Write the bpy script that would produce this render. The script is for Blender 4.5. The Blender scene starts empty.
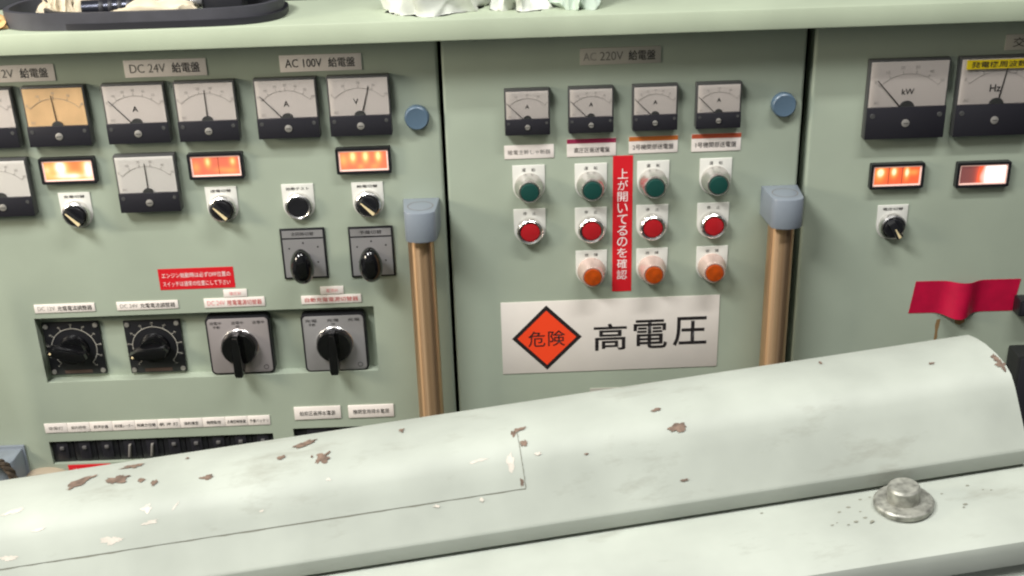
import bpy, bmesh, math, random
from mathutils import Vector, Matrix, noise

random.seed(7)
scene = bpy.context.scene
COL = scene.collection
PZ = 1.25                      # height of the panel's reference point above the floor

# ------------------------------------------------------------------ materials
def lin(c):
    def f(x):
        x /= 255.0
        return x / 12.92 if x <= 0.04045 else ((x + 0.055) / 1.055) ** 2.4
    return (f(c[0]), f(c[1]), f(c[2]), 1.0)

def mat(name, c, rough=0.5, metal=0.0, var=0.0, scale=30.0, c2=None, bump=0.0, coat=0.0, spec=0.5):
    m = bpy.data.materials.new(name); m.use_nodes = True
    nt = m.node_tree; b = nt.nodes['Principled BSDF']
    b.inputs['Base Color'].default_value = lin(c)
    b.inputs['Roughness'].default_value = rough
    b.inputs['Metallic'].default_value = metal
    b.inputs['Specular IOR Level'].default_value = spec
    if coat: b.inputs['Coat Weight'].default_value = coat
    if var or c2:
        tc = nt.nodes.new('ShaderNodeTexCoord')
        n = nt.nodes.new('ShaderNodeTexNoise'); n.inputs['Scale'].default_value = scale
        n.inputs['Detail'].default_value = 5.0
        nt.links.new(tc.outputs['Object'], n.inputs['Vector'])
        r = nt.nodes.new('ShaderNodeValToRGB')
        a = c2 if c2 else tuple(max(0, x * (1 - var)) for x in c)
        d = c if c2 else tuple(min(255, x * (1 + var)) for x in c)
        r.color_ramp.elements[0].position = 0.3; r.color_ramp.elements[1].position = 0.7
        r.color_ramp.elements[0].color = lin(a); r.color_ramp.elements[1].color = lin(d)
        nt.links.new(n.outputs['Fac'], r.inputs['Fac'])
        nt.links.new(r.outputs['Color'], b.inputs['Base Color'])
        if bump:
            bp = nt.nodes.new('ShaderNodeBump'); bp.inputs['Strength'].default_value = bump
            bp.inputs['Distance'].default_value = 0.002
            nt.links.new(n.outputs['Fac'], bp.inputs['Height'])
            nt.links.new(bp.outputs['Normal'], b.inputs['Normal'])
    return m

def clear_mat(name):
    m = bpy.data.materials.new(name); m.use_nodes = True
    nt = m.node_tree; nt.nodes.remove(nt.nodes['Principled BSDF'])
    t = nt.nodes.new('ShaderNodeBsdfTransparent'); t.inputs['Color'].default_value = (.99, .99, .985, 1)
    g = nt.nodes.new('ShaderNodeBsdfGlossy'); g.inputs['Roughness'].default_value = 0.08
    fr = nt.nodes.new('ShaderNodeFresnel'); fr.inputs['IOR'].default_value = 1.12
    mx = nt.nodes.new('ShaderNodeMixShader')
    nt.links.new(fr.outputs['Fac'], mx.inputs['Fac'])
    nt.links.new(t.outputs['BSDF'], mx.inputs[1]); nt.links.new(g.outputs['BSDF'], mx.inputs[2])
    nt.links.new(mx.outputs['Shader'], nt.nodes['Material Output'].inputs['Surface'])
    return m

def lamp_lens_mat(name, spots, low, mid, high, strength, width=1.0):
    """A backlit lens: bulbs (x mm, z mm, radius x, radius z, weight) behind coloured plastic."""
    m = bpy.data.materials.new(name); m.use_nodes = True
    nt = m.node_tree; b = nt.nodes['Principled BSDF']
    tc = nt.nodes.new('ShaderNodeTexCoord'); s = nt.nodes.new('ShaderNodeSeparateXYZ')
    nt.links.new(tc.outputs['Object'], s.inputs['Vector'])
    def math_(op, a, bb=None):
        n = nt.nodes.new('ShaderNodeMath'); n.operation = op
        for i, v in enumerate((a, bb)):
            if v is None: continue
            if isinstance(v, (int, float)): n.inputs[i].default_value = v
            else: nt.links.new(v, n.inputs[i])
        return n.outputs[0]
    tot = None
    for (x, z, rx, rz, w) in spots:
        dx = math_('DIVIDE', math_('SUBTRACT', s.outputs['X'], x / 1000), rx / 1000)
        dz = math_('DIVIDE', math_('SUBTRACT', s.outputs['Z'], z / 1000), rz / 1000)
        e = math_('MULTIPLY', math_('POWER', 2.718, math_('MULTIPLY', math_('ADD', math_('MULTIPLY', dx, dx), math_('MULTIPLY', dz, dz)), -1.0)), w)
        tot = e if tot is None else math_('ADD', tot, e)
    r = nt.nodes.new('ShaderNodeValToRGB'); el = r.color_ramp.elements
    el[0].position = 0.0; el[0].color = lin(low)
    el[1].position = 1.0; el[1].color = lin(high)
    e2 = el.new(0.45); e2.color = lin(mid)
    nt.links.new(tot, r.inputs['Fac'])
    b.inputs['Base Color'].default_value = lin((90, 50, 40)); b.inputs['Roughness'].default_value = 0.35
    nt.links.new(r.outputs['Color'], b.inputs['Emission Color'])
    b.inputs['Emission Strength'].default_value = strength
    return m

M = {}
M['paint'] = mat('sage green enamel', (159, 169, 153), 0.42, var=0.035, scale=9)
M['lid_paint'] = mat('worn pale green enamel', (168, 173, 164), 0.55, var=0.055, scale=14, bump=0.05, spec=.3)
_nt = M['lid_paint'].node_tree; _b = _nt.nodes['Principled BSDF']          # grime worn into the enamel
_src = _b.inputs['Base Color'].links[0].from_socket
_tc = _nt.nodes.new('ShaderNodeTexCoord'); _mp = _nt.nodes.new('ShaderNodeMapping'); _mp.inputs['Scale'].default_value = (10, 26, 26)
_no = _nt.nodes.new('ShaderNodeTexNoise'); _no.inputs['Scale'].default_value = 1.0; _no.inputs['Detail'].default_value = 9; _no.inputs['Roughness'].default_value = .68
_cr = _nt.nodes.new('ShaderNodeValToRGB'); _cr.color_ramp.elements[0].position = .56; _cr.color_ramp.elements[1].position = .78
_cr.color_ramp.elements[0].color = (0, 0, 0, 1); _cr.color_ramp.elements[1].color = (.75, .75, .75, 1)
_mx = _nt.nodes.new('ShaderNodeMix'); _mx.data_type = 'RGBA';
_mx.inputs[7].default_value = lin((124, 122, 110))
_nt.links.new(_tc.outputs['Object'], _mp.inputs['Vector']); _nt.links.new(_mp.outputs['Vector'], _no.inputs['Vector'])
_nt.links.new(_no.outputs['Fac'], _cr.inputs['Fac']); _nt.links.new(_cr.outputs['Color'], _mx.inputs[0])
_nt.links.new(_src, _mx.inputs[6]); _nt.links.new(_mx.outputs[2], _b.inputs['Base Color'])
M['lip_paint'] = mat('pale green shelf enamel', (168, 178, 156), 0.5, var=0.04, scale=12)
M['inside'] = mat('dark cabinet interior', (22, 24, 24), 0.7)
M['black'] = mat('black plastic', (26, 26, 30), 0.38)
M['band'] = mat('charcoal meter band', (36, 35, 41), 0.35)
M['case'] = mat('meter case grey', (70, 70, 70), 0.4)
M['dial'] = mat('ivory dial card', (212, 202, 196), 0.6)
M['dial_white'] = mat('white dial card', (224, 219, 214), 0.6)
M['dial_tan_glow'] = mat('tan dial card with painted lamp glow', (222, 184, 138), 0.6, var=0.06, scale=40)  # tan colour stands in for the glow of the meter's inner lamp
M['ink'] = mat('black print', (38, 36, 38), 0.6)
M['grey_ink'] = mat('grey print', (120, 116, 112), 0.6)
M['toggle_grey'] = mat('dark grey toggle', (92, 90, 90), 0.5)
M['scale_ink'] = mat('fine scale print', (164, 158, 153), 0.6)
M['pale_ink'] = mat('faded print', (156, 152, 146), 0.6)
M['red_ink'] = mat('red print', (196, 74, 74), 0.6)
M['white_ink'] = mat('white print', (238, 226, 224), 0.6)
M['pink_ink'] = mat('faded pink print', (232, 148, 150), 0.6)
M['label'] = mat('white label plastic', (236, 227, 221), 0.5)
M['label_grey'] = mat('greyed label plastic', (180, 176, 166), 0.5)
M['plate'] = mat('white button plate', (212, 211, 204), 0.5)
M['red'] = mat('red sticker', (206, 26, 38), 0.45)
M['crimson'] = mat('crimson tape', (178, 10, 56), 0.42, var=0.06, scale=60)
M['orange_red'] = mat('fluorescent orange red', (246, 72, 34), 0.5)
M['sign_black'] = mat('sign black', (34, 30, 32), 0.5)
M['sign_white'] = mat('sign off white', (220, 213, 206), 0.5, var=0.02, scale=20)
M['yellow'] = mat('yellow label tape', (214, 190, 20), 0.5)
M['orange_band'] = mat('orange band', (206, 116, 50), 0.5)
M['vermilion_band'] = mat('vermilion band', (190, 86, 56), 0.5)
M['magenta_band'] = mat('magenta band', (160, 40, 80), 0.5)
M['chrome'] = mat('chrome', (228, 226, 224), 0.24, metal=1.0)
M['satin'] = mat('satin aluminium', (214, 210, 206), 0.26, metal=0.9)
M['gun'] = mat('grey screw metal', (176, 172, 166), 0.4, metal=0.6)
M['green_cap'] = mat('dark green cap', (20, 66, 60), 0.4)
M['red_cap'] = mat('red lens', (170, 28, 36), 0.22, coat=0.4)
M['orange_cap'] = mat('amber lens', (166, 66, 10), 0.3, var=0.12, scale=160, coat=0.4)
M['lens_collar'] = mat('clear pinkish collar', (214, 190, 180), 0.22, metal=0.45)
M['cream'] = mat('cream marker', (226, 208, 164), 0.5)
M['plate_grey'] = mat('brushed grey plate', (158, 156, 157), 0.34, metal=0.35)
M['plate_mauve'] = mat('brushed mauve grey plate', (168, 160, 160), 0.34, metal=0.35)
M['black_gloss'] = mat('glossy black knob', (14, 14, 16), 0.14, coat=0.3)
M['blue'] = mat('blue grey painted casting', (128, 136, 146), 0.34)
M['blue_cap'] = mat('blue lock cap', (80, 100, 118), 0.35)
M['brass'] = mat('bronze tinted steel tube', (172, 138, 100), 0.26, metal=0.95)
_m = M['brass']; _nt = _m.node_tree; _b = _nt.nodes['Principled BSDF']       # drawn tube: fine streaks along its length
_b.inputs['Metallic'].default_value = .85; _b.inputs['Roughness'].default_value = .42; _b.inputs['Anisotropic'].default_value = .85; _b.inputs['Anisotropic Rotation'].default_value = .25
_tg = _nt.nodes.new('ShaderNodeTangent'); _tg.direction_type = 'RADIAL'; _tg.axis = 'Z'; _nt.links.new(_tg.outputs['Tangent'], _b.inputs['Tangent'])
_tc = _nt.nodes.new('ShaderNodeTexCoord'); _mp = _nt.nodes.new('ShaderNodeMapping'); _mp.inputs['Scale'].default_value = (420, 420, 1.2)
_no = _nt.nodes.new('ShaderNodeTexNoise'); _no.inputs['Scale'].default_value = 1.0; _no.inputs['Detail'].default_value = 3
_cr = _nt.nodes.new('ShaderNodeValToRGB'); _cr.color_ramp.elements[0].position = .32; _cr.color_ramp.elements[1].position = .68
_cr.color_ramp.elements[0].color = lin((186, 150, 116)); _cr.color_ramp.elements[1].color = lin((214, 180, 142))
_nt.links.new(_tc.outputs['Object'], _mp.inputs['Vector']); _nt.links.new(_mp.outputs['Vector'], _no.inputs['Vector'])
_nt.links.new(_no.outputs['Fac'], _cr.inputs['Fac']); _nt.links.new(_cr.outputs['Color'], _b.inputs['Base Color'])
M['wall'] = mat('dark bulkhead paint', (40, 42, 50), 0.7, var=0.05, scale=4)
M['floor'] = mat('grey deck paint', (84, 90, 86), 0.6, var=0.08, scale=6)
M['rubber'] = mat('dark grey rubber', (66, 66, 72), 0.55, var=0.08, scale=40)
M['rubber_dark'] = mat('black rubber', (34, 34, 40), 0.5)
M['rag'] = mat('cream rag', (208, 196, 172), 0.85, var=0.05, scale=40)
M['cloth'] = mat('white cotton cloth', (206, 209, 200), 0.9, var=0.03, scale=50)
M['cloth_green'] = mat('pale mint cloth', (182, 196, 182), 0.9, var=0.03, scale=50)
M['tan'] = mat('tan rag', (196, 160, 110), 0.9, var=0.08, scale=60)
M['case_dark'] = mat('navy black case', (30, 32, 42), 0.5)
M['torch'] = mat('gunmetal torch', (70, 72, 82), 0.25, metal=0.8)
M['chip'] = mat('bare brown primer', (110, 92, 80), 0.8, var=0.2, scale=220)
M['scratch'] = mat('bared pale undercoat', (200, 193, 182), 0.6, var=0.05, scale=200)
M['groove'] = mat('grimy groove', (126, 126, 114), 0.8)
M['bolt'] = mat('dirty painted steel', (146, 146, 138), 0.42, metal=0.45, var=0.25, scale=160, bump=0.3)
M['rust'] = mat('rust run', (132, 106, 70), 0.7)
M['maker'] = mat('dull brown strip', (86, 68, 62), 0.6)
M['rope'] = mat('brown braided rope', (92, 78, 62), 0.9, c2=(48, 40, 34), scale=260, bump=0.6)
M['beige'] = mat('beige rubber pad', (176, 160, 138), 0.7, var=0.05)
M['clear'] = clear_mat('clear acrylic')
M['lens_rim'] = mat('pale pink lens rim', (246, 206, 196), 0.4)
_b = M['lens_rim'].node_tree.nodes['Principled BSDF']
_b.inputs['Emission Color'].default_value = lin((255, 200, 180)); _b.inputs['Emission Strength'].default_value = 0.35

# ------------------------------------------------------------------ mesh helpers (local mm: x right, d out of the panel, z up)
class MB:
    def __init__(self): self.bm = bmesh.new()
    def box(self, x0, x1, d0, d1, z0, z1, bev=0.0, seg=2):
        t = bmesh.new()
        vs = [t.verts.new((x / 1000, -d / 1000, z / 1000)) for x in (x0, x1) for d in (d0, d1) for z in (z0, z1)]
        for f in ((0, 1, 3, 2), (4, 6, 7, 5), (0, 4, 5, 1), (2, 3, 7, 6), (0, 2, 6, 4), (1, 5, 7, 3)):
            t.faces.new([vs[i] for i in f])
        bmesh.ops.recalc_face_normals(t, faces=t.faces)
        if bev: bmesh.ops.bevel(t, geom=t.edges[:], offset=bev / 1000, segments=seg, affect='EDGES', profile=0.5)
        self.merge(t); return self
    def merge(self, t, mx=None):
        if mx is not None: t.transform(mx)
        me = bpy.data.meshes.new('tmp'); t.to_mesh(me); t.free()
        self.bm.from_mesh(me); bpy.data.meshes.remove(me); return self
    def lathe(self, prof, n=32, x=0, z=0, sx=1.0, sz=1.0):
        """Turned about the axis that points out of the panel; prof = (radius, d)."""
        t = bmesh.new(); rings = []
        for r, d in prof:
            if r < 1e-6: rings.append([t.verts.new((x / 1000, -d / 1000, z / 1000))])
            else: rings.append([t.verts.new(((x + sx * r * math.cos(2 * math.pi * i / n)) / 1000, -d / 1000, (z + sz * r * math.sin(2 * math.pi * i / n)) / 1000)) for i in range(n)])
        for a, b in zip(rings, rings[1:]):
            for i in range(n):
                j = (i + 1) % n
                if len(a) == 1 and len(b) == 1: continue
                if len(a) == 1: t.faces.new((a[0], b[j], b[i]))
                elif len(b) == 1: t.faces.new((a[i], a[j], b[0]))
                else: t.faces.new((a[i], a[j], b[j], b[i]))
        for rg in (rings[0], rings[-1]):
            if len(rg) > 2: t.faces.new(rg)
        bmesh.ops.recalc_face_normals(t, faces=t.faces)
        return self.merge(t)
    def prism(self, pts, d0, d1, bev=0.0):
        """Outline (x, z) thickened from d0 out to d1."""
        t = bmesh.new()
        a = [t.verts.new((x / 1000, -d0 / 1000, z / 1000)) for x, z in pts]
        b = [t.verts.new((x / 1000, -d1 / 1000, z / 1000)) for x, z in pts]
        n = len(pts)
        t.faces.new(a); top = t.faces.new(b)
        for i in range(n): t.faces.new((a[i], a[(i + 1) % n], b[(i + 1) % n], b[i]))
        bmesh.ops.recalc_face_normals(t, faces=t.faces)
        if bev: bmesh.ops.bevel(t, geom=list(top.edges), offset=bev / 1000, segments=2, affect='EDGES', profile=0.5)
        return self.merge(t)
    def plan(self, pts, z0, z1, bev=0.0):
        """Outline (x, d) seen from above, thickened from z0 to z1."""
        t = bmesh.new()
        a = [t.verts.new((x / 1000, -d / 1000, z0 / 1000)) for x, d in pts]
        b = [t.verts.new((x / 1000, -d / 1000, z1 / 1000)) for x, d in pts]
        n = len(pts); fa = t.faces.new(a); fb = t.faces.new(b)
        for i in range(n): t.faces.new((a[i], a[(i + 1) % n], b[(i + 1) % n], b[i]))
        bmesh.ops.recalc_face_normals(t, faces=t.faces)
        if bev: bmesh.ops.bevel(t, geom=list(set(list(fa.edges) + list(fb.edges))), offset=bev / 1000, segments=2, affect='EDGES', profile=0.5)
        return self.merge(t)
    def ring(self, outer, inner, d0, d1):
        """Flat frame between two outlines with the same number of points."""
        t = bmesh.new(); n = len(outer)
        L = [[t.verts.new((x / 1000, -d / 1000, z / 1000)) for x, z in p] for p, d in ((outer, d0), (outer, d1), (inner, d1), (inner, d0))]
        for k in range(4):
            a, b = L[k], L[(k + 1) % 4]
            for i in range(n): t.faces.new((a[i], a[(i + 1) % n], b[(i + 1) % n], b[i]))
        bmesh.ops.recalc_face_normals(t, faces=t.faces)
        return self.merge(t)
    def tube(self, pts, r, n=10, scale=1000.0):
        t = bmesh.new(); rings = []; P = [Vector(p) / scale for p in pts]
        for i, p in enumerate(P):
            d = (P[min(i + 1, len(P) - 1)] - P[max(i - 1, 0)]).normalized()
            a = d.orthogonal().normalized() if i == 0 else (la - d * la.dot(d)).normalized()
            la = a; b = d.cross(a)
            rings.append([t.verts.new(p + (a * math.cos(2 * math.pi * k / n) + b * math.sin(2 * math.pi * k / n)) * r / scale) for k in range(n)])
        for a, b in zip(rings, rings[1:]):
            for i in range(n): t.faces.new((a[i], a[(i + 1) % n], b[(i + 1) % n], b[i]))
        t.faces.new(rings[0]); t.faces.new(rings[-1])
        bmesh.ops.recalc_face_normals(t, faces=t.faces)
        return self.merge(t)
    def needle(self, x0, z0, x1, z1, w0, w1, d):
        dx, dz = x1 - x0, z1 - z0; l = math.hypot(dx, dz); nx, nz = -dz / l, dx / l
        return self.prism([(x0 + nx * w0, z0 + nz * w0), (x0 - nx * w0, z0 - nz * w0), (x1 - nx * w1, z1 - nz * w1), (x1 + nx * w1, z1 + nz * w1)], d, d + .35)
    def text(self, s, x0, x1, z0, z1, d, bold=0.0, keep=False, flat=False):
        """Lettering fitted to the box x0..x1, z0..z1 (keep = keep the letters' own proportions, centred)."""
        t = bmesh.new(); t.from_mesh(glyphs(s, bold))
        xs = [v.co.x for v in t.verts]; ys = [v.co.y for v in t.verts]
        ax, bx, ay, by = min(xs), max(xs), min(ys), max(ys)
        kx = (x1 - x0) / max(bx - ax, 1e-6); kz = (z1 - z0) / max(by - ay, 1e-6)
        ox, oz = x0, z0
        if keep:
            k = min(kx, kz); ox = (x0 + x1) / 2 - k * (bx - ax) / 2; oz = (z0 + z1) / 2 - k * (by - ay) / 2; kx = kz = k
        for v in t.verts: v.co = Vector(((ox + (v.co.x - ax) * kx) / 1000, -d / 1000, (oz + (v.co.y - ay) * kz) / 1000))
        return self.merge(t)
    def build(self, name, m, parent=None, loc=None, smooth=35):
        me = bpy.data.meshes.new(name); self.bm.to_mesh(me); self.bm.free()
        me.materials.append(m)
        if smooth:
            me.polygons.foreach_set('use_smooth', [True] * len(me.polygons))
            me.set_sharp_from_angle(angle=math.radians(smooth))
        o = bpy.data.objects.new(name, me); COL.objects.link(o)
        if parent: o.parent = parent
        if loc is not None: o.location = loc
        return o

_gl = {}
def glyphs(s, bold):
    k = (s, bold)
    if k not in _gl:
        cu = bpy.data.curves.new('g', 'FONT'); cu.body = s; cu.size = 1.0; cu.resolution_u = 3; cu.offset = bold
        ob = bpy.data.objects.new('g', cu); COL.objects.link(ob)
        dg = bpy.context.evaluated_depsgraph_get(); dg.update()
        _gl[k] = bpy.data.meshes.new_from_object(ob.evaluated_get(dg))
        bpy.data.objects.remove(ob); bpy.data.curves.remove(cu)
    return _gl[k]

def rrect(x0, x1, z0, z1, r, n=5):
    out = []
    for cx, cz, a0 in ((x1 - r, z1 - r, 0), (x0 + r, z1 - r, 90), (x0 + r, z0 + r, 180), (x1 - r, z0 + r, 270)):
        for i in range(n + 1):
            a = math.radians(a0 + 90 * i / n); out.append((cx + r * math.cos(a), cz + r * math.sin(a)))
    return out

def tongue(w, top, r, n=14):
    """Button legend plate: square top, round bottom centred on the origin."""
    out = [(-w / 2, top), (w / 2, top)]
    for i in range(n + 1):
        a = -math.pi * i / n; out.append((r * math.cos(a), r * math.sin(a)))
    return [out[1], out[0]] + out[2:][::-1]

def at(u, v, d=0): return Vector((u / 1000, -d / 1000, PZ + v / 1000))

def tag(o, label, cat, group=None):
    o['label'] = label; o['category'] = cat
    if group: o['group'] = group
    return o
def thing(name, label, cat, u, v, group=None, d=0):
    o = bpy.data.objects.new(name, None); o.empty_display_size = 0.02
    COL.objects.link(o); o.location = at(u, v, d)
    return tag(o, label, cat, group)
def dup(root, u, v, label, d=0):
    c = root.copy(); COL.objects.link(c); c.location = at(u, v, d); c['label'] = label
    for ch in root.children:
        k = ch.copy(); COL.objects.link(k); k.parent = c
        for g in ch.children:
            h = g.copy(); COL.objects.link(h); h.parent = k
    return c

# ------------------------------------------------------------------ the setting
def struct(name, mb, m): o = mb.build(name, m, smooth=0); o['kind'] = 'structure'; return o
struct('floor', MB().box(-2600, 2600, -620, 2600, -60, 0), M['floor'])
struct('wall_back', MB().box(-2600, 2600, -620, -560, 0, 2900), M['wall'])

struct('light_block_right', MB().box(1150, 1210, -560, 1700, 0, 2900), M['wall'])  # unseen dark slab, added to block ambient light from the right

# ------------------------------------------------------------------ control cabinets
DT = 24     # door thickness (mm)
TOPV = 254
def door_sheet(x0, x1, z0, z1, holes):
    """Door front with rectangular holes, with side returns, rounded at the outer edges."""
    xs = sorted({x0, x1, *[h[0] for h in holes], *[h[1] for h in holes]})
    zs = sorted({z0, z1, *[h[2] for h in holes], *[h[3] for h in holes]})
    mb = MB(); t = bmesh.new(); V = {}
    def v(x, z):
        if (x, z) not in V: V[x, z] = t.verts.new((x / 1000, 0, z / 1000))
        return V[x, z]
    for a, b in zip(xs, xs[1:]):
        for c, e in zip(zs, zs[1:]):
            if any(h[0] <= a and b <= h[1] and h[2] <= c and e <= h[3] for h in holes): continue
            t.faces.new((v(a, c), v(b, c), v(b, e), v(a, e)))
    ext = bmesh.ops.extrude_edge_only(t, edges=[e for e in t.edges if e.is_boundary])
    nv = [g for g in ext['geom'] if isinstance(g, bmesh.types.BMVert)]
    for w in nv:
        w.co.y = DT / 1000
    bmesh.ops.recalc_face_normals(t, faces=t.faces)
    ed = [e for e in t.edges if all(abs(q.co.y) < 1e-6 for q in e.verts) and len(e.link_faces) == 2 and abs(e.link_faces[0].normal.dot(e.link_faces[1].normal)) < .3
          and (all(abs(q.co.x - x0 / 1000) < 1e-6 for q in e.verts) or all(abs(q.co.x - x1 / 1000) < 1e-6 for q in e.verts))]
    bmesh.ops.bevel(t, geom=ed, offset=.003, segments=3, affect='EDGES', profile=0.5)
    mb.merge(t); return mb

ZB = -1250
def cabinet(label, x0, x1, holes):
    root = thing('control_cabinet', label, 'cabinet', (x0 + x1) / 2, ZB, 'control cabinets under the shelf')
    off = at((x0 + x1) / 2, ZB)
    def part(name, mb, m, parent=root, smooth=35):
        o = mb.build(name, m, root, smooth=smooth); o.location = Vector((0, 0, PZ)) - off
        return o
    part('cabinet_body', MB().box(x0 + 1, x1 - 1, -420, -DT - 1, ZB, TOPV - 4), M['inside'])
    d = part('door_panel', door_sheet(x0, x1, ZB + 40, TOPV - 3, holes), M['paint'])
    return root, off, part, d

REC = (-478, -139.5, -87, -14.2)           # recessed tray
BRK = (-489.5, -255.5, -184, -156.5)       # breaker cut-out
BRK2 = (-234, -124, -184, -152)
c1, off1, part1, door1 = cabinet('left green control cabinet with the recessed row of rotary knobs', -640, -62.4, [REC, BRK, BRK2])
RD = 12
tray = MB()
for a in ((REC[0], REC[1], -RD - 2, -RD, REC[2], REC[3]),): tray.box(*a)
part1('recessed_tray', tray, M['paint'], smooth=0)
c2, off2, part2, door2 = cabinet('middle green control cabinet with the high voltage warning sign', -58.8, 279.6, [])
c3, off3, part3, door3 = cabinet('right green control cabinet with the crimson tape', 287.2, 720, [])
st = MB().prism([(433.6, -53), (437.4, -52.6), (437, -60), (436, -66), (436.4, -74), (433, -80), (433.4, -66), (432.6, -60)], .05, .15)
st.prism([(452, -53), (462, -52), (463, -57), (458, -60), (453, -58)], .05, .15)
part3('rust_stain', st, M['rust'], smooth=0)

def door_handle(partf, cu, top, label=None):
    bar = MB().lathe([(0, 0), (12.6, 0), (12.6, 400), (0, 400)], n=40)
    bar.bm.transform(Matrix.Rotation(math.radians(-90), 4, 'X'))          # axis now vertical
    zs = [v.co.z for v in bar.bm.verts]; lo = min(zs)
    bar.bm.transform(Matrix.Translation(Vector(((cu - 1.5) / 1000, -.023, (top - 24 - 400) / 1000 - lo))))
    h = partf('door_handle', bar, M['brass'])
    pts = [(-17.6, 0), (-15.2, 34), (-14.2, 38.5), (-11, 41.4), (-5, 43.6), (0, 44), (5, 43.6), (11, 41.4), (14.2, 38.5), (15.2, 34), (17.6, 0)]
    br = MB().plan([(cu + x, d) for x, d in pts], top - 30, top, bev=1.2)
    b = br.build('handle_bracket', M['blue'], h); b['label'] = 'blue grey cast bracket'
    rim = [(cu + 12.4 * math.cos(a), 23 + 12.4 * math.sin(a)) for a in [2 * math.pi * i / 28 for i in range(28)]]
    inn = [(cu + 11.5 * math.cos(a), 23 + 11.5 * math.sin(a)) for a in [2 * math.pi * i / 28 for i in range(28)]]
    s = MB(); t = bmesh.new()
    A = [t.verts.new((x / 1000, -d / 1000, (top + .15) / 1000)) for x, d in rim]; B = [t.verts.new((x / 1000, -d / 1000, (top + .15) / 1000)) for x, d in inn]
    for i in range(28): t.faces.new((A[i], A[(i + 1) % 28], B[(i + 1) % 28], B[i]))
    s.merge(t); s.build('bar_socket_line', M['grey_ink'], h, smooth=0)
    return h
door_handle(part1, -85, 98.8); door_handle(part2, 262.3, 98.8)
for pf, cu in ((part1, -84.2), (part2, 260.5)):
    o = pf('lock_cap', MB().lathe([(11.7, 0), (11.7, 4), (11.2, 6.5), (10, 7.6), (7.5, 7.2), (0, 7.4)], 36, cu, 179.5), M['blue_cap'])
    o['label'] = 'round blue lock cap'

# shelf that runs across all three cabinets
sh = thing('shelf_top', 'long pale green shelf lying across the tops of the cabinets', 'shelf', 90, 255)
lip = MB().box(-720, 640, -420, 40, 3.2, 22.2, bev=1.4)
lip.build('shelf_board', M['lip_paint'], sh)

# ------------------------------------------------------------------ panel meters
def panel_meter(label, u, v, w, h, band, dial='dial', unit='', ang=0.0, marks=7, unit_z=.36, unit_x=0.0, group='square analogue panel meters', fs=1.0):
    """u, v: centre of the case; ang: needle lean in degrees (positive = right)."""
    r = thing('panel_meter', label, 'meter', u, v, group)
    x0, x1, z0, z1 = -w / 2, w / 2, -h / 2, h / 2; zi = z0 + band
    MB().box(x0, x1, 0, 8.6, z0, z1, bev=.8).build('meter_case', M['case'], r)
    MB().box(x0 + 1.6, x1 - 1.6, 8.7, 9.1, zi, z1 - 1.8).build('dial_card', M[dial], r, smooth=0)
    MB().box(x0 + .2, x1 - .2, 8.6, 11.2, z0 + .2, zi + .1, bev=.5).build('front_band', M['band'], r)
    # scale: arc, ticks and figures
    s = MB(); pz = zi - 5.5 * fs; R = (z1 - zi) * .7 + 5.5 * fs; d = 9.2
    arc = [math.radians(a) for a in range(-45, 46, 5)]
    for a, b in zip(arc, arc[1:]): s.needle(R * math.sin(a), pz + R * math.cos(a), R * math.sin(b), pz + R * math.cos(b), .1 * fs, .1 * fs, d)
    for i in range(marks):
        a = math.radians(-45 + 90 * i / (marks - 1))
        s.needle(R * math.sin(a), pz + R * math.cos(a), (R + 2.4 * fs) * math.sin(a), pz + (R + 2.4 * fs) * math.cos(a), .16 * fs, .16 * fs, d)
        q = R + 5 * fs; k = 1.5 * fs
        if i in (0, marks - 1): q = R + 4.4 * fs
        cx, cz = q * math.sin(a), pz + q * math.cos(a)
        s.text(str(i * 10), cx - k, cx + k, cz - k * .8, cz + k * .8, d + .2, keep=True)
    s.text('AC' if unit in ('A', 'V', 'kW', 'Hz') else 'DC', x0 + 5 * fs, x0 + 9 * fs, zi + 2 * fs, zi + 4.4 * fs, d + .2, keep=True)
    s.build('scale_marks', M['scale_ink'], r, smooth=0)
    if unit:
        MB().text(unit, unit_x - 4.5 * fs, unit_x + 4.5 * fs, zi + (z1 - zi) * unit_z - 2.6 * fs, zi + (z1 - zi) * unit_z + 2.6 * fs, d + .25, keep=True, bold=.01).build('unit_lettering', M['ink'], r, smooth=0)
    a = math.radians(ang); N = (z1 - zi) * .78 + 5.5 * fs
    if abs(ang) > 30: N = (z1 - zi) * .82 + 5.5 * fs
    MB().needle(0, pz, N * math.sin(a), pz + N * math.cos(a), .55 * fs, .28 * fs, 9.7).build('needle', M['ink'], r, smooth=0)
    pr = 5.2 * fs
    MB().prism([(pr * math.cos(b), zi + pr * .85 * math.sin(b)) for b in [math.pi * i / 14 for i in range(15)]], 9.2, 10.6).build('pivot_dome', M['case'], r)
    sc = MB().lathe([(3.4 * min(fs, 1.1), 11.2), (3.4 * min(fs, 1.1), 11.9), (2.2, 12.3), (0, 12.4)], 24, 0, z0 + band * .5)
    so = sc.build('adjusting_screw', M['gun'], r)
    MB().box(-2.2, 2.2, 12.4, 12.5, z0 + band * .5 - .3, z0 + band * .5 + .3).build('screw_slot', M['ink'], so, smooth=0)
    for sx in (-1, 1):
        MB().lathe([(1.9 * fs, 11.2), (1.7 * fs, 11.6), (0, 11.6)], 16, sx * (w / 2 - 4.6 * fs), z0 + band * .74).build('mounting_screw', M['case'], r)
    MB().box(x0 + .3, x1 - .3, 10.7, 11.1, zi + .2, z1 - .3).build('clear_window', M['clear'], r, smooth=0)
    return r
W_, H_, B_ = 57.5, 56.4, 19.6
panel_meter('panel meter cut off by the photo\'s left edge, beside the tan meter', -481.5, 194, W_, H_, B_, ang=-20)
panel_meter('panel meter with a tan dial, coloured as if lit from inside', -415.2, 194, W_, H_, B_, dial='dial_tan_glow', ang=-3, marks=5)
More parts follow.
